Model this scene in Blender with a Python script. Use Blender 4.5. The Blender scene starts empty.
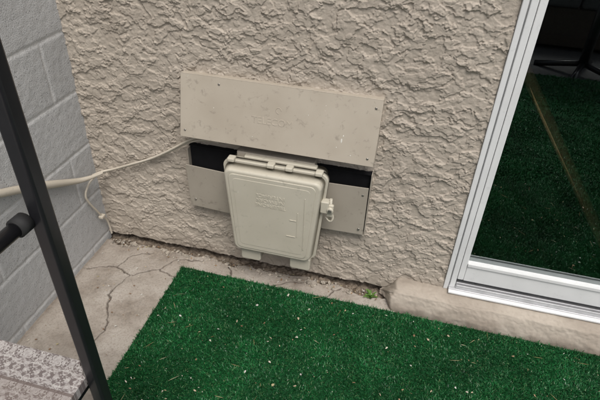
import bpy, bmesh, math, random
import numpy as np
from mathutils import Vector, Matrix
random.seed(7); rng=np.random.default_rng(11)
S=bpy.context.scene
COL=bpy.context.collection

# ------------------------------------------------------------------ helpers
def link(o,parent=None):
    COL.objects.link(o)
    if parent is not None: o.parent=parent
    return o
def empty(name):
    e=bpy.data.objects.new(name,None); COL.objects.link(e); return e
_perm=rng.permutation(256); _perm=np.concatenate([_perm,_perm,_perm])
_ang=rng.random(256)*2*np.pi; _gx=np.cos(_ang); _gy=np.sin(_ang)
def perlin(x,y,seed=0):
    x=np.asarray(x,float)+seed*17.31; y=np.asarray(y,float)+seed*9.77
    xi=np.floor(x).astype(int); yi=np.floor(y).astype(int)
    xf=x-xi; yf=y-yi; u=xf*xf*xf*(xf*(xf*6-15)+10); v=yf*yf*yf*(yf*(yf*6-15)+10)
    def g(ix,iy,dx,dy):
        h=_perm[_perm[ix&255]+(iy&255)]; return _gx[h]*dx+_gy[h]*dy
    a=g(xi,yi,xf,yf); b=g(xi+1,yi,xf-1,yf); c=g(xi,yi+1,xf,yf-1); d=g(xi+1,yi+1,xf-1,yf-1)
    return (a+(b-a)*u+((c+(d-c)*u)-(a+(b-a)*u))*v)*1.5
def fbm(x,y,o=4,seed=0):
    s=0;a=1;f=1
    for i in range(o): s=s+a*perlin(x*f,y*f,seed+i*3); a*=.5; f*=2.03
    return s
def sst(a,b,x):
    t=np.clip((x-a)/(b-a),0,1); return t*t*(3-2*t)
def grid_mesh(name,P,attrs=None,smooth=True):
    ny,nx,_=P.shape
    idx=np.arange(ny*nx).reshape(ny,nx)
    q=np.stack([idx[:-1,:-1],idx[:-1,1:],idx[1:,1:],idx[1:,:-1]],-1).reshape(-1,4)
    me=bpy.data.meshes.new(name)
    me.vertices.add(ny*nx); me.vertices.foreach_set('co',P.reshape(-1).astype(np.float32))
    me.loops.add(q.size); me.loops.foreach_set('vertex_index',q.reshape(-1).astype(np.int32))
    me.polygons.add(len(q)); me.polygons.foreach_set('loop_start',np.arange(0,q.size,4,dtype=np.int32))
    me.update(calc_edges=True)
    if smooth: me.polygons.foreach_set('use_smooth',np.ones(len(q),bool))
    for k,v in (attrs or {}).items():
        a=me.attributes.new(k,'FLOAT','POINT'); a.data.foreach_set('value',v.reshape(-1).astype(np.float32))
    return me
def box(name,lo,hi,mat,parent=None,bev=0.0,seg=2,fn=None):
    bm=bmesh.new(); bmesh.ops.create_cube(bm,size=1)
    for v in bm.verts:
        v.co=Vector([(lo[i]+hi[i])/2+v.co[i]*(hi[i]-lo[i]) for i in range(3)])
    if fn:
        for v in bm.verts: v.co=Vector(fn(v.co))
    if bev>0: bmesh.ops.bevel(bm,geom=bm.edges[:],offset=bev,segments=seg,profile=.5,affect='EDGES')
    me=bpy.data.meshes.new(name); bm.to_mesh(me); bm.free()
    if bev>0:
        for p in me.polygons: p.use_smooth=True
    me.materials.append(mat)
    o=bpy.data.objects.new(name,me); link(o,parent)
    if bev>0:
        m=o.modifiers.new('wn','WEIGHTED_NORMAL')
    return o
def prism(name,pts,y0,y1,mat,parent=None,bev=.002,taper=None,seg=2):
    bm=bmesh.new()
    cx=sum(p[0] for p in pts)/len(pts); cz=sum(p[1] for p in pts)/len(pts)
    k=taper or 1
    a=[bm.verts.new((p[0],y0,p[1])) for p in pts]
    b=[bm.verts.new((cx+(p[0]-cx)*k,y1,cz+(p[1]-cz)*k)) for p in pts]
    bm.faces.new(b); bm.faces.new(a[::-1]); n=len(pts)
    for i in range(n): bm.faces.new((a[i],a[(i+1)%n],b[(i+1)%n],b[i]))
    bmesh.ops.recalc_face_normals(bm,faces=bm.faces[:])
    if bev>0:
        ed=[e for e in bm.edges if (e.verts[0] in b and e.verts[1] in b)]
        bmesh.ops.bevel(bm,geom=ed,offset=bev,segments=seg,profile=.5,affect='EDGES')
    me=bpy.data.meshes.new(name); bm.to_mesh(me); bm.free()
    for p in me.polygons: p.use_smooth=True
    me.materials.append(mat)
    o=bpy.data.objects.new(name,me); link(o,parent); o.modifiers.new('wn','WEIGHTED_NORMAL')
    return o
def rrect(x0,x1,z0,z1,r,n=6,tx=0):
    pts=[]
    for cx,cz,a0 in ((x1-r-tx,z0+r,-90),(x1-r,z1-r,0),(x0+r,z1-r,90),(x0+r+tx,z0+r,180)):
        for i in range(n+1):
            a=math.radians(a0+90*i/n); pts.append((cx+r*math.cos(a),cz+r*math.sin(a)))
    return pts
def cyl(name,p0,p1,r,mat,parent=None,n=20,r2=None,bev=0):
    p0=Vector(p0);p1=Vector(p1);d=p1-p0
    bm=bmesh.new(); bmesh.ops.create_cone(bm,cap_ends=True,segments=n,radius1=r,radius2=r if r2 is None else r2,depth=d.length)
    if bev: bmesh.ops.bevel(bm,geom=[e for e in bm.edges if len(e.link_faces)==2 and any(len(f.verts)>4 for f in e.link_faces)],offset=bev,segments=2,affect='EDGES')
    q=d.to_track_quat('Z','Y'); bmesh.ops.transform(bm,matrix=Matrix.Translation((p0+p1)/2)@q.to_matrix().to_4x4(),verts=bm.verts)
    me=bpy.data.meshes.new(name); bm.to_mesh(me); bm.free()
    for p in me.polygons: p.use_smooth=len(p.vertices)<=4
    me.materials.append(mat); o=bpy.data.objects.new(name,me); link(o,parent); return o
def tube(name,pts,r,mat,parent=None,radii=None):
    cu=bpy.data.curves.new(name,'CURVE'); cu.dimensions='3D'; cu.bevel_depth=r; cu.bevel_resolution=4; cu.resolution_u=10; cu.use_fill_caps=True
    s=cu.splines.new('NURBS'); s.points.add(len(pts)-1); s.order_u=3; s.use_endpoint_u=True
    for i,p in enumerate(pts):
        s.points[i].co=(*p,1); s.points[i].radius=radii[i] if radii else 1
    cu.materials.append(mat); o=bpy.data.objects.new(name,cu); link(o,parent); return o
def emboss(name,txt,loc,size,mat,parent,rotz=0,depth=.0012,lean=0,bd=.0004):
    cu=bpy.data.curves.new(name,'FONT'); cu.body=txt; cu.size=size; cu.extrude=depth; cu.bevel_depth=bd; cu.align_x='CENTER'; cu.align_y='CENTER'; cu.space_line=.95
    cu.materials.append(mat); o=bpy.data.objects.new(name,cu); link(o,parent)
    o.matrix_world=Matrix.Translation(loc)@Matrix.Rotation(math.radians(90)+lean,4,'X')@Matrix.Rotation(rotz,4,'Z')
    return o

class M:
    def __init__(s,name,rough=.8,spec=.3):
        s.m=bpy.data.materials.new(name); s.m.use_nodes=True; s.nt=s.m.node_tree; s.b=s.nt.nodes['Principled BSDF']
        s.b.inputs['Roughness'].default_value=rough; s.b.inputs['Specular IOR Level'].default_value=spec
        s.tc=s.n('ShaderNodeTexCoord').outputs['Object']
    def n(s,t,**k):
        x=s.nt.nodes.new(t)
        for a,b in k.items(): setattr(x,a,b)
        return x
    def l(s,a,b): s.nt.links.new(a,b)
    def noise(s,scale,detail=4,rough=.6,dist=0,vec=None):
        x=s.n('ShaderNodeTexNoise'); x.inputs['Scale'].default_value=scale; x.inputs['Detail'].default_value=detail; x.inputs['Roughness'].default_value=rough; x.inputs['Distortion'].default_value=dist
        s.l(vec or s.tc,x.inputs['Vector']); return x.outputs['Fac']
    def ramp(s,fac,stops):
        r=s.n('ShaderNodeValToRGB'); e=r.color_ramp.elements
        while len(e)<len(stops): e.new(.5)
        for i,(p,c) in enumerate(stops):
            e[i].position=p; e[i].color=(*c,1) if len(c)==3 else c
        s.l(fac,r.inputs[0]); return r.outputs[0]
    def g(s,v): return (v,v,v)
    def mix(s,fac,a,b,mode='MIX'):
        x=s.n('ShaderNodeMix',data_type='RGBA',blend_type=mode)
        for inp,v in ((x.inputs[0],fac),(x.inputs[6],a),(x.inputs[7],b)):
            if isinstance(v,(int,float)): inp.default_value=v
            elif isinstance(v,tuple): inp.default_value=(*v,1)
            else: s.l(v,inp)
        return x.outputs[2]
    def attr(s,name):
        a=s.n('ShaderNodeAttribute',attribute_name=name); return a.outputs['Fac']
    def attrc(s,name):
        a=s.n('ShaderNodeAttribute',attribute_name=name); return a.outputs['Color']
    def bump(s,h,strength=.5,dist=.001):
        x=s.n('ShaderNodeBump'); x.inputs['Strength'].default_value=strength; x.inputs['Distance'].default_value=dist; s.l(h,x.inputs['Height'])
        prev=s.b.inputs['Normal'].links
        if prev: s.l(prev[0].from_socket,x.inputs['Normal'])
        s.l(x.outputs[0],s.b.inputs['Normal'])
    def col(s,c):
        if isinstance(c,tuple): s.b.inputs['Base Color'].default_value=(*c,1)
        else: s.l(c,s.b.inputs['Base Color'])

def stucco_mat():
    m=M('stucco_paint',.85,.25)
    c=m.ramp(m.noise(3,3),[(.3,(.395,.345,.288)),(.7,(.455,.403,.34))])
    c=m.mix(m.ramp(m.noise(60,3),[(.35,m.g(.0)),(.75,m.g(.4))]),c,(.33,.285,.235))
    c=m.mix(m.ramp(m.attr('dirt'),[(0,m.g(0)),(1,m.g(.75))]),c,(.22,.182,.145))
    m.col(c); m.bump(m.noise(330,3,.7),.7,.0013)
    return m.m
def cmu_mat():
    m=M('painted_block',.85,.25)
    c=m.ramp(m.noise(4,3),[(.3,(.42,.42,.415)),(.7,(.49,.49,.485))])
    nz_=m.noise(210,3,.65)
    pit=m.ramp(nz_,[(.32,m.g(1)),(.42,m.g(0))])
    c=m.mix(pit,c,(.22,.22,.22))
    c=m.mix(m.attr('joint'),c,(.60,.595,.58))
    m.col(c); m.bump(nz_,.7,.003)
    return m.m
def conc_mat():
    m=M('old_concrete',.9,.2)
    c=m.ramp(m.noise(5,5,.65),[(.28,(.27,.235,.20)),(.5,(.37,.33,.285)),(.72,(.45,.415,.37))])
    c=m.mix(m.ramp(m.noise(150,3,.7),[(.35,m.g(.6)),(.5,m.g(0))]),c,(.22,.185,.155))
    c=m.mix(m.attr('dirt'),c,m.ramp(m.noise(70,3),[(.35,(.09,.068,.05)),(.65,(.24,.195,.15))]))
    c=m.mix(m.attr('crack'),c,(.06,.045,.035))
    m.col(c); m.bump(m.noise(260,3,.7),.5,.0015)
    return m.m
def plastic(name,a,b,rough=.5,speck=True,dirt=.35,white=.55):
    m=M(name,rough,.4)
    c=m.ramp(m.noise(6,3),[(.3,a),(.7,b)])
    if speck:
        c=m.mix(m.ramp(m.noise(38,4,.75,.6),[(.58,m.g(0)),(.70,m.g(dirt))]),c,tuple(x*.5 for x in a))
        c=m.mix(m.ramp(m.noise(27,3,.7),[(.70,m.g(0)),(.76,m.g(white))]),c,(.62,.60,.56))
    m.col(c); m.bump(m.noise(300,2),.15,.0006)
    m.l(m.ramp(m.noise(12,2),[(.3,m.g(rough-.08)),(.7,m.g(rough+.14))]),m.b.inputs['Roughness'])
    return m.m
def simple(name,c,rough=.6,spec=.4,metal=0,var=.12,sc=30):
    m=M(name,rough,spec); m.b.inputs['Metallic'].default_value=metal
    m.col(m.ramp(m.noise(sc,3),[(.3,tuple(x*(1-var) for x in c)),(.7,tuple(min(1,x*(1+var)) for x in c))]))
    return m.m
STUCCO=stucco_mat(); CMU=cmu_mat(); CONC=conc_mat()
COVER=plastic('tan_painted_steel',(.375,.328,.265),(.43,.383,.315),.5,dirt=.5)
PLATE=plastic('grey_tan_steel',(.325,.29,.24),(.375,.337,.28),.5,dirt=.5)
NID=plastic('aged_plastic',(.45,.418,.34),(.50,.467,.385),.42,dirt=.32)
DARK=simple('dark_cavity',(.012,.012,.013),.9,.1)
WHITE=plastic('white_vinyl',(.65,.655,.65),(.72,.725,.72),.4,dirt=.2)
ALU=simple('track_aluminium',(.50,.50,.51),.42,.5,.4)
BLACK=simple('black_enamel',(.012,.012,.014),.30,.5)
RUBBER=simple('black_rubber',(.02,.02,.02),.7,.3)
STEEL=simple('screw_steel',(.35,.33,.30),.4,.5,.8)
WOOD=M('stick_wood',.6,.3)
mp=WOOD.n('ShaderNodeMapping'); mp.inputs['Scale'].default_value=(1,1,.08); WOOD.l(WOOD.tc,mp.inputs[0])
WOOD.col(WOOD.ramp(WOOD.noise(60,3,vec=mp.outputs[0]),[(.3,(.55,.36,.16)),(.7,(.72,.52,.28))])); WOOD=WOOD.m
CABLE=plastic('cable_jacket',(.49,.44,.36),(.55,.50,.42),.55)
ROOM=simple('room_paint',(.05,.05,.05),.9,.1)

# ------------------------------------------------------------------ stucco wall
def stucco_h(x,z):
    wx=x+.009*fbm(x*15,z*15,2,40); wz=z+.007*fbm(x*15,z*15,2,50)
    h=np.zeros_like(x)
    for i,(sx,sz,t,a,e) in enumerate(((10.5,14.5,.04,1.15,.05),(17,23,.12,.9,.05),(30,38,.22,.5,.07))):
        n=fbm(wx*sx+i*5.1,wz*sz+i*2.7,5,60+i*11)
        h+=a*sst(t,t+e,n)
        h+=a*.36*np.exp(-((n-(t+e))/.05)**2)
        h+=a*.15*np.clip(n-t-e,0,1)
    rd=1-np.abs(fbm(x*28,z*34,3,120)); h+=.28*np.clip(rd,0,1)**3
    h+=.34*fbm(x*60,z*64,3,90)+.4*fbm(x*5,z*5,2,95)
    # the plaster was left flat where the utility box is screwed on
    flat=sst(-.722,-.700,x)*(1-sst(-.110,-.086,x))*sst(.262,.285,z)*(1-sst(.500,.518,z))
    return h*(1-.85*flat)
SA=-.0027
nx,nz=760,690
xs=np.linspace(-1.13,.210,nx); zs=np.linspace(.030,1.26,nz)
Xg,Zg=np.meshgrid(xs,zs)
h=stucco_h(Xg,Zg)
Yg=SA*h
edge=.006*fbm(Xg*14,Xg*0+3.3,3,5)
low=1-sst(.030,.055,Zg)
Zw=Zg+edge*low-.006*low
Yg=Yg*(1-.3*low)
dirt=np.clip((1-sst(.03,.14,Zg))*(.4+.7*fbm(Xg*11,Zg*11,3,8)),0,1)*.6
dirt=np.maximum(dirt,.35*np.clip(fbm(Xg*4,Zg*2.5,4,201)-.2,0,1))
P=np.stack([Xg,Yg,Zw],-1)
back=P[:1].copy(); back[...,1]=.05
P=np.concatenate([back,P],0); dirt=np.concatenate([np.ones((1,nx)),dirt],0)
house=empty('stucco_wall')
me=grid_mesh('stucco_face',P,{'dirt':dirt}); me.materials.append(STUCCO)
link(bpy.data.objects.new('stucco_face',me),house)
def coarse(name,x0,x1,z0,z1,step=.012):
    a,b=np.meshgrid(np.linspace(x0,x1,max(2,int((x1-x0)/step))),np.linspace(z0,z1,max(2,int((z1-z0)/step))))
    P=np.stack([a,SA*stucco_h(a,b),b],-1)
    me=grid_mesh(name,P); me.materials.append(STUCCO); link(bpy.data.objects.new(name,me),house)
coarse('stucco_upper',-1.13,.210,1.2595,2.7,.006); coarse('stucco_over_door',.212,2.1,2.16,2.7); coarse('stucco_right',2.06,4,.03,2.158)
box('wall_core',(-1.5,.052,-.1),(.205,.20,2.7),STUCCO,house)
box('wall_core_right',(2.07,.052,-.1),(4,.20,2.7),STUCCO,house)
box('wall_core_top',(.207,.052,2.15),(2.068,.20,2.7),STUCCO,house)

# ------------------------------------------------------------------ block wall
ny,nz=560,360
ys=np.linspace(-2.2,.0,ny); zs=np.linspace(-.01,1.8,nz)
Yb,Zb=np.meshgrid(ys,zs)
cz=.2032; off=.030
row=np.floor((Zb-off)/cz); dz=np.abs(((Zb-off)/cz)-np.round((Zb-off)/cz))*cz
yy=Yb+.12+np.where(row%2==0,.203,0); dy=np.abs(yy/.406-np.round(yy/.406))*.406
dz=dz+.002*fbm(Yb*20,Zb*20,2,3); dy=dy+.002*fbm(Yb*20,Zb*20,2,4)
j=np.maximum(1-sst(.002,.008,dz),(1-sst(.002,.008,dy))*.7)
Xb=-1.12-.0030*j+.0007*fbm(Yb*40,Zb*40,3,20)+.0012*fbm(Yb*4,Zb*4,2,22)
cw=empty('concrete_block_wall')
me=grid_mesh('block_face',np.stack([Xb,Yb,Zb],-1),{'joint':np.clip(j*(.75+.5*fbm(Yb*30,Zb*30,2,9)),0,1)}); me.materials.append(CMU)
link(bpy.data.objects.new('block_face',me),cw)
box('block_core',(-1.32,-2.2,-.1),(-1.13,-.001,1.8),CMU,cw)
box('wall_cap',(-1.33,-2.21,1.802),(-1.11,-.01,1.84),CMU,cw,.004)

# ------------------------------------------------------------------ ground + slab
gm=simple('ground_concrete',(.30,.28,.25),.9,.2,sc=6)
bm=bmesh.new(); bmesh.ops.create_grid(bm,x_segments=2,y_segments=2,size=60)
me=bpy.data.meshes.new('ground'); bm.to_mesh(me); bm.free(); me.materials.append(gm)
g=bpy.data.objects.new('ground',me); g.location=(0,0,-.05); link(g)
nx,ny=560,450
a,b=np.meshgrid(np.linspace(-1.14,.06,nx),np.linspace(-.95,.06,ny))
zc=.0018*fbm(a*6,b*6,3,1)+.0008*fbm(a*60,b*60,2,2)
wxa=a+.008*fbm(a*22,b*22,4,33); wyb=b+.008*fbm(a*22,b*22,4,47)
def crack(pts,w):
    global cr
    for (x0,y0),(x1,y1) in zip(pts[:-1],pts[1:]):
        dx,dy_=x1-x0,y1-y0; L=dx*dx+dy_*dy_
        t=np.clip(((wxa-x0)*dx+(wyb-y0)*dy_)/L,0,1)
        d=np.hypot(wxa-(x0+t*dx),wyb-(y0+t*dy_))
        cr=np.maximum(cr,1-sst(w*.5,w*1.5,d))
cr=np.zeros_like(a)
crack([(-1.1,-.20),(-1.0,-.16),(-.93,-.19),(-.84,-.13),(-.76,-.15)],.0028)
crack([(-1.0,-.16),(-.97,-.08),(-.9,-.05)],.0026)
crack([(-.93,-.19),(-.95,-.3),(-.88,-.42),(-.90,-.6)],.0024)
crack([(-.6,-.02),(-.55,-.10)],.0026); crack([(-.2,-.1),(-.15,-.03)],.0026); crack([(-.84,-.13),(-.80,-.06),(-.70,-.04)],.0026); crack([(-.40,-.09),(-.34,-.05),(-.27,-.04)],.0026)
edgey=-.018+.020*fbm(a*9,a*0,4,12)-.02*np.exp(-((a+1.05)/.08)**2)-.02*np.exp(-((a+.05)/.10)**2)
hole=sst(edgey-.005,edgey+.005,b)
zc=zc-.006*cr-hole*(.016+.008*fbm(a*40,b*40,3,13))
dd=np.clip(hole*.9+.6*np.exp(-np.abs(b-edgey)/.025)*np.clip(fbm(a*30,b*30,3,14)+.3,0,1),0,1)
dd=np.maximum(dd,.6*np.exp(-np.abs(a+1.115)/.012))
dd=np.maximum(dd,.65*np.clip(fbm(a*7,b*7,5,18)+.05,0,1))
me=grid_mesh('concrete_slab',np.stack([a,b,zc],-1),{'dirt':dd,'crack':cr*.8}); me.materials.append(CONC)
link(bpy.data.objects.new('concrete_slab',me))
nx,nt=900,60
xl=np.linspace(-.005,3.2,nx); t=np.linspace(0,1,nt)
prof=np.array([(0.02,.086),(-.020,.085),(-.050,.079),(-.066,.070),(-.076,.050),(-.086,.02),(-.089,-.02)])
pt=np.linspace(0,1,len(prof)); py=np.interp(t,pt,prof[:,0]); pz=np.interp(t,pt,prof[:,1])
A,T=np.meshgrid(xl,t); PY=np.interp(T,t,py); PZ=np.interp(T,t,pz)
n=fbm(A*16,T*3,5,70); n2=fbm(A*5,T*1.2,2,77); n3=fbm(A*90,T*12,3,79)
st=sst(-.005,.05,A+.012*n)
PY2=PY*st-.0024*n-.004*n2*T-.001*n3; PZ2=PZ*(.12+.88*st)+.0024*fbm(A*18,T*5,4,73)+.0009*n3
me=grid_mesh('threshold_ledge',np.stack([A,PY2,PZ2],-1),{'dirt':np.clip(.2+sst(.6,1,T)*(.5+n)+.6*np.clip(n2,0,1),0,.9)}); me.materials.append(STUCCO)
link(bpy.data.objects.new('door_threshold_ledge',me))

# ------------------------------------------------------------------ artificial turf
TURF=M('turf_backing',.8,.2); TURF.col(TURF.ramp(TURF.noise(300,2),[(.3,(.004,.035,.011)),(.7,(.016,.12,.036))])); TURF.bump(TURF.noise(300,2),1,.01); TURF=TURF.m
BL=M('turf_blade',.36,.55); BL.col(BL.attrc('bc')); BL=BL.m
turf=empty('artificial_turf')
box('turf_mat',(-.757,-2.4,.003),(3.0,-.100,.008),TURF,turf,0)
def blades(name,n,x0,x1,y0,y1,w,L0,L1):
    cx=rng.uniform(x0,x1,n//4); cy=rng.uniform(y0,y1,n//4)
    cx=np.repeat(cx,4)+rng.normal(0,.0016,len(cx)*4); cy=np.repeat(cy,4)+rng.normal(0,.0016,len(cy)*4); n=len(cx)
    patch=fbm(cx*5,cy*5,3,31)
    L=rng.uniform(L0,L1,n)*(1+.15*patch)
    az=rng.uniform(0,2*np.pi,n); lean=np.abs(rng.normal(.65,.4,n))
    dx=np.cos(az)*np.sin(lean)+.45*perlin(cx*5,cy*5,5); dy_=np.sin(az)*np.sin(lean)-.2+.4*perlin(cx*6,cy*6,8); dzz=np.cos(lean)*1.0+.1
    nn=np.sqrt(dx**2+dy_**2+dzz**2); dx/=nn;dy_/=nn;dzz/=nn
    ta=rng.uniform(0,np.pi,n); px=np.cos(ta)*w/2; py=np.sin(ta)*w/2
    V=np.zeros((n,5,3)); z0=.007
    V[:,0]=np.stack([cx-px,cy-py,np.full(n,z0)],-1); V[:,1]=np.stack([cx+px,cy+py,np.full(n,z0)],-1)
    mx=cx+dx*L*.55*.7; my=cy+dy_*L*.55*.7; mz=z0+L*.6*(.25+.75*dzz)
    V[:,2]=np.stack([mx+px*.9,my+py*.9,mz],-1); V[:,3]=np.stack([mx-px*.9,my-py*.9,mz],-1)
    V[:,4]=np.stack([cx+dx*L,cy+dy_*L,z0+L*dzz*.95],-1)
    base=np.arange(n)*5
    lo=np.stack([base,base+1,base+2,base+3,base+3,base+2,base+4],-1).reshape(-1)
    ls=np.stack([np.arange(n)*7,np.arange(n)*7+4],-1).reshape(-1)
    me=bpy.data.meshes.new(name); me.vertices.add(n*5); me.vertices.foreach_set('co',V.reshape(-1).astype(np.float32))
    me.loops.add(len(lo)); me.loops.foreach_set('vertex_index',lo.astype(np.int32))
    me.polygons.add(n*2); me.polygons.foreach_set('loop_start',ls.astype(np.int32)); me.update(calc_edges=True)
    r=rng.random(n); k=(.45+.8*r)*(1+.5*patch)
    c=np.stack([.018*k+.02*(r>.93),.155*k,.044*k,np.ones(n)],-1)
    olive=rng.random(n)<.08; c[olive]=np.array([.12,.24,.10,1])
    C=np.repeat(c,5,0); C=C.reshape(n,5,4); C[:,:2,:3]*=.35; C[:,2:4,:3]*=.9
    at=me.color_attributes.new('bc','FLOAT_COLOR','POINT'); at.data.foreach_set('color',C.reshape(-1).astype(np.float32))
    me.materials.append(BL); link(bpy.data.objects.new(name,me),turf)
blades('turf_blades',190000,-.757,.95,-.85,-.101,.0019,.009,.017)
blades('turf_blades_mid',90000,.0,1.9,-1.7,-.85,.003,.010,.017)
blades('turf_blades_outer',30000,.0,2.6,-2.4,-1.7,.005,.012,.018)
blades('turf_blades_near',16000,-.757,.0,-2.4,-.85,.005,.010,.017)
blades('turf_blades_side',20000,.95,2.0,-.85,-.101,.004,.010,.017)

# ------------------------------------------------------------------ telecom housing
hs=empty('utility_box_housing')
box('tray_back',(-.715,-.010,.275),(-.092,-.0065,.512),DARK,hs)
box('tray_side_l',(-.7185,-.030,.272),(-.7155,.001,.500),PLATE,hs,.0006)
box('tray_side_r',(-.0915,-.030,.272),(-.0885,.001,.515),PLATE,hs,.0006)
box('tray_bottom',(-.7185,-.030,.268),(-.0885,.001,.2715),PLATE,hs,.0006)
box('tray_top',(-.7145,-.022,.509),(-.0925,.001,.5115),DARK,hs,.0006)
def tiltl(c): return (c.x,c.y-(c.z-.27)*.05,c.z+(c.x+.6)*-.05)
def tiltr(c): return (c.x,c.y-(c.z-.27)*.02,c.z+(c.x+.2)*.03)
box('panel_l',(-.722,-.036,.262),(-.50,-.0325,.440),PLATE,hs,.001,fn=tiltl)
box('panel_r',(-.30,-.036,.274),(-.094,-.0325,.468),PLATE,hs,.001,fn=tiltr)
box('panel_fold_l',(-.719,-.0315,.268),(-.52,-.026,.275),PLATE,hs,.001)
box('inner_bracket',(-.53,-.055,.42),(-.27,-.012,.540),PLATE,hs,.004)
for x,z in ((-.70,.30),(-.11,.30),(-.11,.44)):
    cyl('screw',(x,-.040,z),(x,-.032,z),.004,STEEL,hs,12)
hood=empty('utility_box_cover')
def wedge(name,x0,x1,prof,mat,par,bev=.002):
    bm=bmesh.new()
    A=[bm.verts.new((x0,y,z)) for y,z in prof]; B=[bm.verts.new((x1,y,z)) for y,z in prof]
    bm.faces.new(A); bm.faces.new(B[::-1])
    for i in range(len(prof)): k=(i+1)%len(prof); bm.faces.new((A[i],B[i],B[k],A[k]))
    bmesh.ops.recalc_face_normals(bm,faces=bm.faces[:])
    if bev: bmesh.ops.bevel(bm,geom=bm.edges[:],offset=bev,segments=2,affect='EDGES')
    me=bpy.data.meshes.new(name); bm.to_mesh(me); bm.free()
    for p in me.polygons: p.use_smooth=True
    me.materials.append(mat); o=bpy.data.objects.new(name,me); link(o,par); o.modifiers.new('wn','WEIGHTED_NORMAL'); return o
yt,zt,yb,zb=-.030,.772,-.078,.575
HX0,HX1=-.712,-.086
wedge('hood_front',HX0,HX1,[(yt,zt),(yb,zb),(yb+.004,zb),(yt+.004,zt-.006)],COVER,hood,.0012)
wedge('hood_top',HX0,HX1,[(yt+.0045,zt-.0005),(.001,zt-.004),(.001,zt-.009),(yt+.0045,zt-.0055)],COVER,hood,.001)
for nm,x0,x1 in (('hood_end_l',HX0+.0005,HX0+.0035),('hood_end_r',HX1-.0035,HX1-.0005)):
    wedge(nm,x0,x1,[(yt+.0045,zt-.007),(yb+.0045,zb+.001),(.001,zb+.012),(.001,zt-.010)],COVER,hood,.0006)
wedge('hood_lip',HX0+.001,HX1-.001,[(yb+.0042,zb+.0005),(yb+.016,zb+.001),(yb+.016,zb+.004),(yb+.0042,zb+.0035)],COVER,hood,.0006)
lean=-math.atan2(yt-yb,zt-zb)
def hy(z): return yb+(yt-yb)*(z-zb)/(zt-zb)
emboss('embossed_letters','TELECOM',(-.410,hy(.663)-.0001,.663),.030,COVER,hood,lean=lean,depth=.0004,bd=.0003)
ringpts=[(-.392+.009*math.cos(t_),hy(.70+.009*math.sin(t_))-.0002,.70+.009*math.sin(t_)) for t_ in [i*math.pi/4 for i in range(7)]]
tube('embossed_ring',ringpts,.0009,COVER,hood)
for x,z in ((-.585,.752),(-.104,.747),(-.108,.598),(-.695,.598)):
    y=hy(z); cyl('screw',(x,y+.002,z),(x,y-.002,z),.0036,STEEL,hood,14,bev=.0006)
DRIP=simple('dried_paint',(.60,.585,.53),.5)
for x,z,rx,rz in ((-.192,.640,.0022,.007),(-.188,.655,.0016,.003),(-.205,.618,.0014,.002),(-.30,.70,.0013,.0013),(-.16,.60,.0016,.002),(-.47,.61,.0014,.0014),(-.60,.68,.0012,.0016),(-.25,.735,.0012,.0012)):
    bm=bmesh.new(); bmesh.ops.create_icosphere(bm,subdivisions=2,radius=1,matrix=Matrix.Translation((x,hy(z),z))@Matrix.Rotation(lean,4,'X')@Matrix.Diagonal((rx,.0006,rz,1)))
    me=bpy.data.meshes.new('paint_drip'); bm.to_mesh(me); bm.free(); me.materials.append(DRIP); link(bpy.data.objects.new('paint_drip',me),hood)

# ------------------------------------------------------------------ network interface box
nb=empty('telephone_network_box')
prism('box_base',rrect(-.545,-.228,.185,.525,.022,tx=.012),-.038,-.075,NID,nb,.003)
prism('box_gasket',rrect(-.541,-.232,.189,.521,.02,tx=.012),-.074,-.080,DARK,nb,0)
prism('lid_rim',rrect(-.560,-.215,.180,.534,.026,tx=.024),-.079,-.100,NID,nb,.003)
prism('lid_body',rrect(-.552,-.223,.188,.526,.024,tx=.024),-.0995,-.136,NID,nb,.007,taper=.955,seg=4)
prism('lid_face_rib',rrect(-.530,-.245,.209,.507,.018,tx=.020),-.1355,-.1385,NID,nb,.0015,taper=.995)
prism('lid_panel',rrect(-.515,-.262,.226,.492,.012,tx=.018),-.138,-.1395,NID,nb,.0008)
for x in (-.53,-.40,-.34,-.245):
    box('top_lug',(x-.012,-.112,.530),(x+.012,-.086,.544),NID,nb,.004,3)
box('top_ridge',(-.50,-.070,.522),(-.26,-.048,.535),NID,nb,.004,3)
for x in (-.468,-.290):
    prism('bottom_gland',rrect(x-.036,x+.036,.138,.192,.010),-.060,-.118,NID,nb,.004)
    cyl('gland_ring',(x,-.085,.140),(x,-.085,.130),.020,NID,nb,20,bev=.002)
box('bottom_hinge',(-.43,-.10,.170),(-.33,-.06,.184),NID,nb,.003)
box('latch_arm',(-.232,-.118,.40),(-.205,-.092,.445),NID,nb,.004,3)
box('latch_tab',(-.212,-.112,.385),(-.190,-.100,.432),NID,nb,.004,3)
cyl('latch_screw',(-.200,-.108,.415),(-.200,-.121,.415),.011,NID,nb,18,bev=.002)
cyl('latch_screw_head',(-.200,-.1205,.415),(-.200,-.123,.415),.0065,STEEL,nb,14)
cyl('latch_pin',(-.201,-.104,.452),(-.201,-.104,.372),.0045,NID,nb,12)
tube('latch_loop',[(-.214,-.10,.375),(-.198,-.112,.362),(-.186,-.108,.385),(-.196,-.104,.400)],.003,NID,nb)
emboss('embossed_words','TELEPHONE\nNETWORK\nINTERFACE',(-.390,-.1397,.425),.019,NID,nb,rotz=math.pi,depth=.0004,bd=.0003)
box('raised_line_v',(-.300,-.1412,.300),(-.297,-.1392,.40),NID,nb,.0005)
box('raised_line_h',(-.335,-.1412,.298),(-.305,-.1392,.301),NID,nb,.0005)
box('raised_line_s',(-.325,-.1412,.365),(-.302,-.1392,.368),NID,nb,.0005)
box('raised_line_r',(-.278,-.1412,.25),(-.275,-.1392,.46),NID,nb,.0005)

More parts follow.
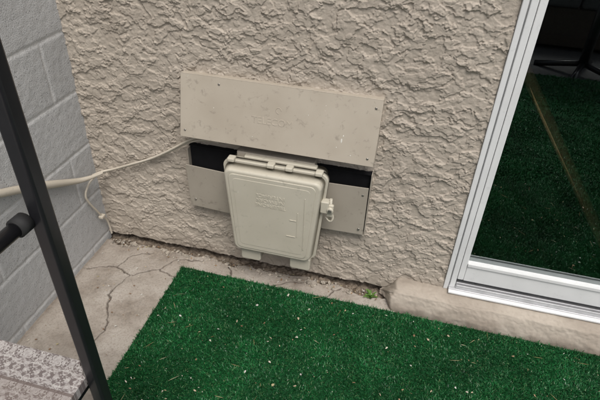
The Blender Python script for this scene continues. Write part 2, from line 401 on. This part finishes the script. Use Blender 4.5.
# ------------------------------------------------------------------ cable
cb=empty('telephone_cable')
tube('cable_run',[(-.60,-.030,.545),(-.66,-.036,.558),(-.70,-.032,.542),(-.79,-.022,.475),(-.87,-.020,.425),(-.96,-.022,.385),(-1.03,-.022,.352),(-1.07,-.035,.343),(-1.085,-.07,.345)],.0042,CABLE,cb)
tube('cable_run_second',[(-.60,-.022,.54),(-.67,-.026,.552),(-.79,-.016,.468),(-.88,-.014,.415),(-.98,-.018,.37),(-1.05,-.024,.345),(-1.09,-.05,.330),(-1.103,-.08,.31),(-1.108,-.11,.275),(-1.107,-.095,.23),(-1.104,-.07,.18),(-1.104,-.05,.14),(-1.10,-.03,.11),(-1.10,-.022,.07),(-1.10,-.02,.03)],.0038,CABLE,cb)
tube('cable_bundle',[(-1.06,-.045,.345),(-1.09,-.10,.345),(-1.105,-.17,.375),(-1.105,-.28,.435),(-1.104,-.40,.495),(-1.104,-.55,.56),(-1.10,-.8,.60),(-1.10,-1.2,.62)],.012,CABLE,cb,radii=[.4,.7,.95,1.15,1.05,1,1,1])
box('cable_clip',(-1.110,-.064,.134),(-1.092,-.040,.146),CABLE,cb,.003)

# ------------------------------------------------------------------ sliding glass door
sd=empty('sliding_glass_door')
zt=2.14; xr=2.05
box('jamb_fin',(.211,-.010,.085),(.226,.05,zt),WHITE,sd,.002)
box('jamb_groove',(.2265,.004,.085),(.2305,.05,zt),ALU,sd)
box('jamb_main',(.231,-.004,.085),(.249,.06,zt),WHITE,sd,.0025)
box('jamb_groove2',(.2495,.010,.11),(.2515,.06,zt),DARK,sd)
box('sash_stile',(.252,.006,.125),(.272,.055,zt),WHITE,sd,.003)
box('head',(.2115,-.010,zt+.001),(xr+.01,.06,zt+.05),WHITE,sd,.003)
box('jamb_right',(xr-.04,-.010,.085),(xr,.06,zt),WHITE,sd,.003)
box('sill_nose',(.228,-.034,.088),(xr-.041,-.018,.096),WHITE,sd,.002)
box('sill_base',(.228,-.0175,.088),(xr-.041,.07,.098),ALU,sd,.002)
for i,y in enumerate((-.014,.0,.060)):
    box('sill_track',(.2525,y,.0985),(xr-.041,y+.004,.115),ALU,sd,.001)
box('bottom_rail',(.2725,.008,.122),(1.15,.052,.200),WHITE,sd,.003)
box('bottom_rail_bead',(.2725,.003,.192),(1.15,.0075,.205),WHITE,sd,.001)
box('meeting_stile',(1.151,.006,.122),(1.20,.055,zt),WHITE,sd,.003)
box('bottom_rail_fixed',(1.201,.018,.122),(xr-.041,.060,.200),WHITE,sd,.003)
GL=bpy.data.materials.new('door_glass'); GL.use_nodes=True; nt=GL.node_tree; nt.nodes.clear()
o_=nt.nodes.new('ShaderNodeOutputMaterial'); mx=nt.nodes.new('ShaderNodeMixShader'); tr=nt.nodes.new('ShaderNodeBsdfTransparent'); gs=nt.nodes.new('ShaderNodeBsdfGlossy')
tr.inputs[0].default_value=(.88,.90,.89,1); gs.inputs['Roughness'].default_value=.0; gs.inputs[0].default_value=(.92,1,1,1)
fr=nt.nodes.new('ShaderNodeFresnel'); fr.inputs[0].default_value=3.2
nt.links.new(fr.outputs[0],mx.inputs[0]); nt.links.new(tr.outputs[0],mx.inputs[1]); nt.links.new(gs.outputs[0],mx.inputs[2]); nt.links.new(mx.outputs[0],o_.inputs[0])
def pane(name,x0,x1,y):
    me=bpy.data.meshes.new(name); me.from_pydata([(x0,y,.198),(x1,y,.198),(x1,y,zt),(x0,y,zt)],[],[(0,1,2,3)]); me.materials.append(GL); link(bpy.data.objects.new(name,me),sd)
pane('glass_sliding',.270,1.152,.030); pane('glass_fixed',1.199,xr-.04,.045)
rm=empty('house_interior')
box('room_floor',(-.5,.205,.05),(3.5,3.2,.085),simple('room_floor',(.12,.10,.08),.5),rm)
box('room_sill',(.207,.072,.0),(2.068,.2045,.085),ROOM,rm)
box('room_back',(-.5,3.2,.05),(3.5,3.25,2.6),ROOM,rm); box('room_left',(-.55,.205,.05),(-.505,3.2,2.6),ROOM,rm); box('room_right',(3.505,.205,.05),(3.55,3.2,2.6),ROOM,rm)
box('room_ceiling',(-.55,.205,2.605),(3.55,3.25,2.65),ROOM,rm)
cyl('wooden_stick',(.215,.085,.959),(.848,.085,.092),.017,WOOD,None,16,bev=.002)

# ------------------------------------------------------------------ black bar chair with patterned seat
ch=empty('patio_bar_chair')
def post(name,x,y,z0,z1,s=.0125):
    box(name,(x-s,y-s,z0),(x+s,y+s,z1),BLACK,ch,.005,4)
post('leg_post_1',-.472,-.94,0.012,1.30); post('leg_post_2',-.955,-.94,-.0,1.30)
post('leg_3',-.472,-1.34,0.012,.945); post('leg_4',-.955,-1.34,.0,.945)
for z in (1.27,1.16): cyl('back_rail',(-.944,-.94,z),(-.483,-.94,z),.010,BLACK,ch)
for x in (-.478,-.95):
    cyl('arm_rail',(x-.012,-.9515,.942),(x-.012,-1.36,.950),.011,BLACK,ch,24)
    cyl('arm_grip',(x-.012,-.952,.942),(x-.012,-.975,.9425),.0145,RUBBER,ch,24,bev=.002)
    cyl('side_stretcher',(x+.0,-.951,.28),(x+.0,-1.33,.28),.009,BLACK,ch)
cyl('front_stretcher',(-.944,-1.34,.24),(-.483,-1.34,.24),.009,BLACK,ch)
cyl('rear_stretcher',(-.944,-.94,.20),(-.483,-.94,.20),.009,BLACK,ch)
box('seat_frame',(-.935,-1.33,.535),(-.492,-.930,.552),BLACK,ch,.004)
# woven oriental-style fabric: mirrored motif repeats, cream tracery
SE=M('patterned_fabric',.9,.15)
sx=SE.n('ShaderNodeSeparateXYZ'); SE.l(SE.tc,sx.inputs[0])
def ping(sock,sc):
    q=SE.n('ShaderNodeMath',operation='PINGPONG'); q.inputs[1].default_value=sc; SE.l(sock,q.inputs[0]); return q.outputs[0]
cb_=SE.n('ShaderNodeCombineXYZ'); SE.l(ping(sx.outputs['X'],.031),cb_.inputs[0]); SE.l(ping(sx.outputs['Y'],.031),cb_.inputs[1])
mv=cb_.outputs[0]
wv=SE.noise(42,1,.4,1.2,vec=mv)
c=SE.ramp(wv,[(.40,(.17,.145,.14)),(.44,(.40,.375,.36)),(.50,(.40,.375,.36)),(.53,(.19,.16,.155)),(.60,(.30,.27,.26))])
tr_=SE.noise(60,1,.4,2.0,vec=mv)
c=SE.mix(SE.ramp(tr_,[(.45,SE.g(0)),(.47,SE.g(.9)),(.51,SE.g(.9)),(.53,SE.g(0))]),c,(.50,.48,.455))
c=SE.mix(SE.ramp(SE.noise(260,2,.7),[(.45,SE.g(0)),(.62,SE.g(.35))]),c,(.15,.12,.11))
def band(sock,p0,p1,colr,c,amt=1):
    mr=SE.n('ShaderNodeMath',operation='COMPARE'); mr.inputs[1].default_value=(p0+p1)/2; mr.inputs[2].default_value=(p1-p0)/2; SE.l(sock,mr.inputs[0])
    mu=SE.n('ShaderNodeMath',operation='MULTIPLY'); mu.inputs[1].default_value=amt; SE.l(mr.outputs[0],mu.inputs[0])
    return SE.mix(mu.outputs[0],c,colr)
c=band(sx.outputs['Y'],-1.4,-.985,(.20,.155,.13),c,.35); c=band(sx.outputs['Y'],-.989,-.983,(.14,.11,.10),c,.8)
SE.col(c); SE.bump(SE.noise(700,2),.6,.001); SE=SE.m
def rr_xy(name,x0,x1,y0,y1,z0,z1,r,mat,par,bev):
    bm=bmesh.new(); pts=rrect(x0,x1,y0,y1,r)
    a_=[bm.verts.new((p[0],p[1],z0)) for p in pts]; b_=[bm.verts.new((p[0],p[1],z1)) for p in pts]; n_=len(pts)
    bm.faces.new(a_[::-1]); bm.faces.new(b_)
    for i in range(n_): bm.faces.new((a_[i],a_[(i+1)%n_],b_[(i+1)%n_],b_[i]))
    bmesh.ops.bevel(bm,geom=[e for e in bm.edges if abs(e.verts[0].co.z-e.verts[1].co.z)<1e-6],offset=bev,segments=4,affect='EDGES')
    me=bpy.data.meshes.new(name); bm.to_mesh(me); bm.free()
    for p in me.polygons: p.use_smooth=True
    me.materials.append(mat); o=bpy.data.objects.new(name,me); link(o,par); o.modifiers.new('wn','WEIGHTED_NORMAL'); return o
rr_xy('seat_cushion',-.945,-.488,-1.35,-.918,.553,.578,.03,SE,ch,.009)

# ------------------------------------------------------------------ invented patio furniture behind, added to darken the reflection in the glass
pt_=empty('added_patio_table')  # invented table out of view, gives the glass a dark shape to reflect
cyl('table_top',(1.15,-2.62,.70),(1.15,-2.62,.73),.42,BLACK,pt_,48,bev=.004)
cyl('table_column',(1.15,-2.62,.03),(1.15,-2.62,.70),.035,BLACK,pt_)
for i in range(4):
    a_=i*math.pi/2+.4
    cyl('table_foot',(1.15,-2.62,.05),(1.15+.33*math.cos(a_),-2.62+.33*math.sin(a_),-.030),.022,BLACK,pt_)
sf=empty('added_patio_sofa')  # invented sofa out of view, darkens the upper part of the glass reflection
FAB=simple('charcoal_fabric',(.10,.104,.112),.9,.1); WICK=simple('dark_wicker',(.06,.048,.04),.6,.3,var=.5,sc=120)
box('sofa_base',(.10,-3.85,-.01),(2.9,-3.15,.30),WICK,sf,.015)
for x0,x1 in ((.24,1.13),(1.14,1.99),(2.0,2.76)):
    box('seat_pad',(x0,-3.66,.302),(x1,-3.13,.43),FAB,sf,.03,4)
    box('back_pad',(x0,-3.82,.432),(x1,-3.64,.86),FAB,sf,.04,4)
box('sofa_back',(.10,-3.92,-.01),(2.9,-3.852,.82),WICK,sf,.012)
for x0,x1 in ((.08,.235),(2.765,2.92)): box('sofa_arm',(x0,-3.86,.302),(x1,-3.14,.60),WICK,sf,.015)
for x in (.15,2.85):
    for y in (-3.2,-3.8): box('sofa_foot',(x-.03,y-.03,-.05),(x+.03,y+.03,-.012),BLACK,sf,.003)
rg=box('added_outdoor_rug',(.0,-4.0,-.049),(3.4,-2.42,-.040),simple('added_rug_dark',(.08,.08,.08),.95,.1,var=.4,sc=80),None,.002)  # added rug out of view, keeps pale concrete out of the glass reflection

# ------------------------------------------------------------------ litter, pebbles, weed
def bits(name,specs,parent=None):
    vs=[];fs=[];cs=[]
    for (x,y,z,L,W,az,tilt,col) in specs:
        b0=len(vs); ca,sa=math.cos(az),math.sin(az)
        out=[(-L/2,0),(-L*.15,W*.5*random.uniform(.5,1.3)),(L*.25,W*.4*random.uniform(.4,1.3)),(L/2,W*random.uniform(-.3,.3)),(L*.2,-W*.45*random.uniform(.4,1.3)),(-L*.2,-W*.5*random.uniform(.5,1.3))]
        for (u,w_) in out:
            vs.append((x+u*ca-w_*sa,y+u*sa+w_*ca,z+u*math.sin(tilt)+abs(w_)*.35+random.uniform(0,.0006))); cs.append((*col,1))
        fs.append(tuple(range(b0,b0+6)))
    me=bpy.data.meshes.new(name); me.from_pydata(vs,[],fs)
    at=me.color_attributes.new('bc','FLOAT_COLOR','POINT'); at.data.foreach_set('color',np.array(cs,np.float32).reshape(-1))
    m=M(name+'_mat',.8,.2); m.col(m.attrc('bc')); me.materials.append(m.m)
    return link(bpy.data.objects.new(name,me),parent)
pal=[(.50,.46,.38),(.42,.34,.24),(.30,.20,.12),(.20,.12,.07),(.52,.50,.46),(.36,.31,.18)]
sp=[]
for i in range(480):
    L=random.choice([.002,.003,.003,.004,.005,.006,.008,.011]); col=random.choice(pal)
    sp.append((random.uniform(-.74,.85),random.uniform(-.85,-.11),random.uniform(.015,.0200),L,L*random.uniform(.25,.7),random.uniform(0,6.28),random.uniform(-.4,.5),col))
for i in range(55):
    L=random.uniform(.012,.045); sp.append((random.uniform(-.74,.85),random.uniform(-.7,-.11),.0205,L,.0011,random.uniform(0,6.28),random.uniform(-.05,.08),random.choice([(.45,.35,.2),(.5,.45,.3),(.3,.2,.1)])))
for i in range(300):
    L=random.choice([.002,.003,.004,.006,.01]); x=random.uniform(-1.1,.0); y=-abs(random.gauss(0,.03))-.005
    sp.append((x,y,.003 if y<-.03 else -.006,L,L*.6,random.uniform(0,6.28),random.uniform(-.3,.5),random.choice(pal)))
for i in range(90):
    L=random.choice([.003,.004,.006,.009]); sp.append((random.uniform(-1.1,-.77),random.uniform(-.6,-.05),.004,L,L*.6,random.uniform(0,6.28),.1,random.choice(pal)))
bits('leaf_litter',sp)
bm=bmesh.new()
for i in range(200):
    s=random.choice([.002,.003,.004,.006,.010])*random.uniform(.7,1.2); x=random.uniform(-1.1,.0); y=random.uniform(-.05,.0)
    M4=Matrix.Translation((x,y,-.010 if y>-.02 else .002))@Matrix.Rotation(random.uniform(0,3),4,'Z')@Matrix.Diagonal((s,s*random.uniform(.6,1),s*.6,1))
    r=bmesh.ops.create_icosphere(bm,subdivisions=1,radius=1,matrix=M4)
    for v_ in r['verts']: v_.co+=Vector([random.uniform(-.25,.25)*s for _ in range(3)])
me=bpy.data.meshes.new('concrete_rubble'); bm.to_mesh(me); bm.free(); me.materials.append(simple('rubble',(.34,.30,.25),.9,.2,var=.5,sc=60)); link(bpy.data.objects.new('concrete_rubble',me))
wd=empty('weed_plant')
LEAF=simple('weed_leaf',(.12,.22,.05),.55,.4,var=.4,sc=80)
bm=bmesh.new()
for i in range(18):
    az=random.uniform(0,6.28); L=random.uniform(.018,.038); el=random.uniform(.4,1.2); w=.005
    d=Vector((math.cos(az)*math.cos(el),math.sin(az)*math.cos(el)-.2,math.sin(el))); s=Vector((-math.sin(az),math.cos(az),0))
    b0=Vector((-.035+random.uniform(-.008,.008),-.035,-.004))
    pts=[b0,b0+d*L*.45+s*w,b0+d*L*.85+s*w*.7-Vector((0,0,.001)),b0+d*L*1.1-Vector((0,0,.004)),b0+d*L*.85-s*w*.7-Vector((0,0,.001)),b0+d*L*.45-s*w]
    bm.faces.new([bm.verts.new(p) for p in pts])
me=bpy.data.meshes.new('leaves'); bm.to_mesh(me); bm.free(); me.materials.append(LEAF); link(bpy.data.objects.new('leaves',me),wd)

# ------------------------------------------------------------------ light, sky, camera
W=bpy.data.worlds.new('World'); S.world=W; W.use_nodes=True; nt=W.node_tree
sky=nt.nodes.new('ShaderNodeTexSky'); sky.sky_type='NISHITA'; sky.sun_disc=False; sky.dust_density=4
sv=Vector((.20,-.44,.87)).normalized()
sky.sun_elevation=math.asin(sv.z); sky.sun_rotation=math.atan2(sv.x,sv.y)
hsv=nt.nodes.new('ShaderNodeHueSaturation'); hsv.inputs['Saturation'].default_value=.4
nt.links.new(sky.outputs[0],hsv.inputs['Color']); nt.links.new(hsv.outputs[0],nt.nodes['Background'].inputs[0]); nt.nodes['Background'].inputs[1].default_value=.15
sl=bpy.data.lights.new('sun','SUN'); sl.energy=2.1; sl.angle=math.radians(26); sl.color=(1,.96,.91)
so=bpy.data.objects.new('sun',sl); COL.objects.link(so); so.rotation_euler=sv.to_track_quat('Z','Y').to_euler(); so.location=(0,-2,4)

cd=bpy.data.cameras.new('camera'); cd.lens=514/600*36; cd.sensor_width=36; cd.clip_start=.02; cd.clip_end=500
cam=bpy.data.objects.new('camera',cd); COL.objects.link(cam); S.camera=cam
r_=Vector((.9675,.2505,.0343)); u_=Vector((-.1743,.5625,.8082)); b_=Vector((.1832,-.7879,.5879))
mt=Matrix.Identity(4)
for i in range(3): mt[i][0]=r_[i]; mt[i][1]=u_[i]; mt[i][2]=b_[i]
mt.translation=Vector((0,-1.4,1.394)); cam.matrix_world=mt
S.view_settings.view_transform='Standard'; S.view_settings.look='None'; S.view_settings.exposure=0
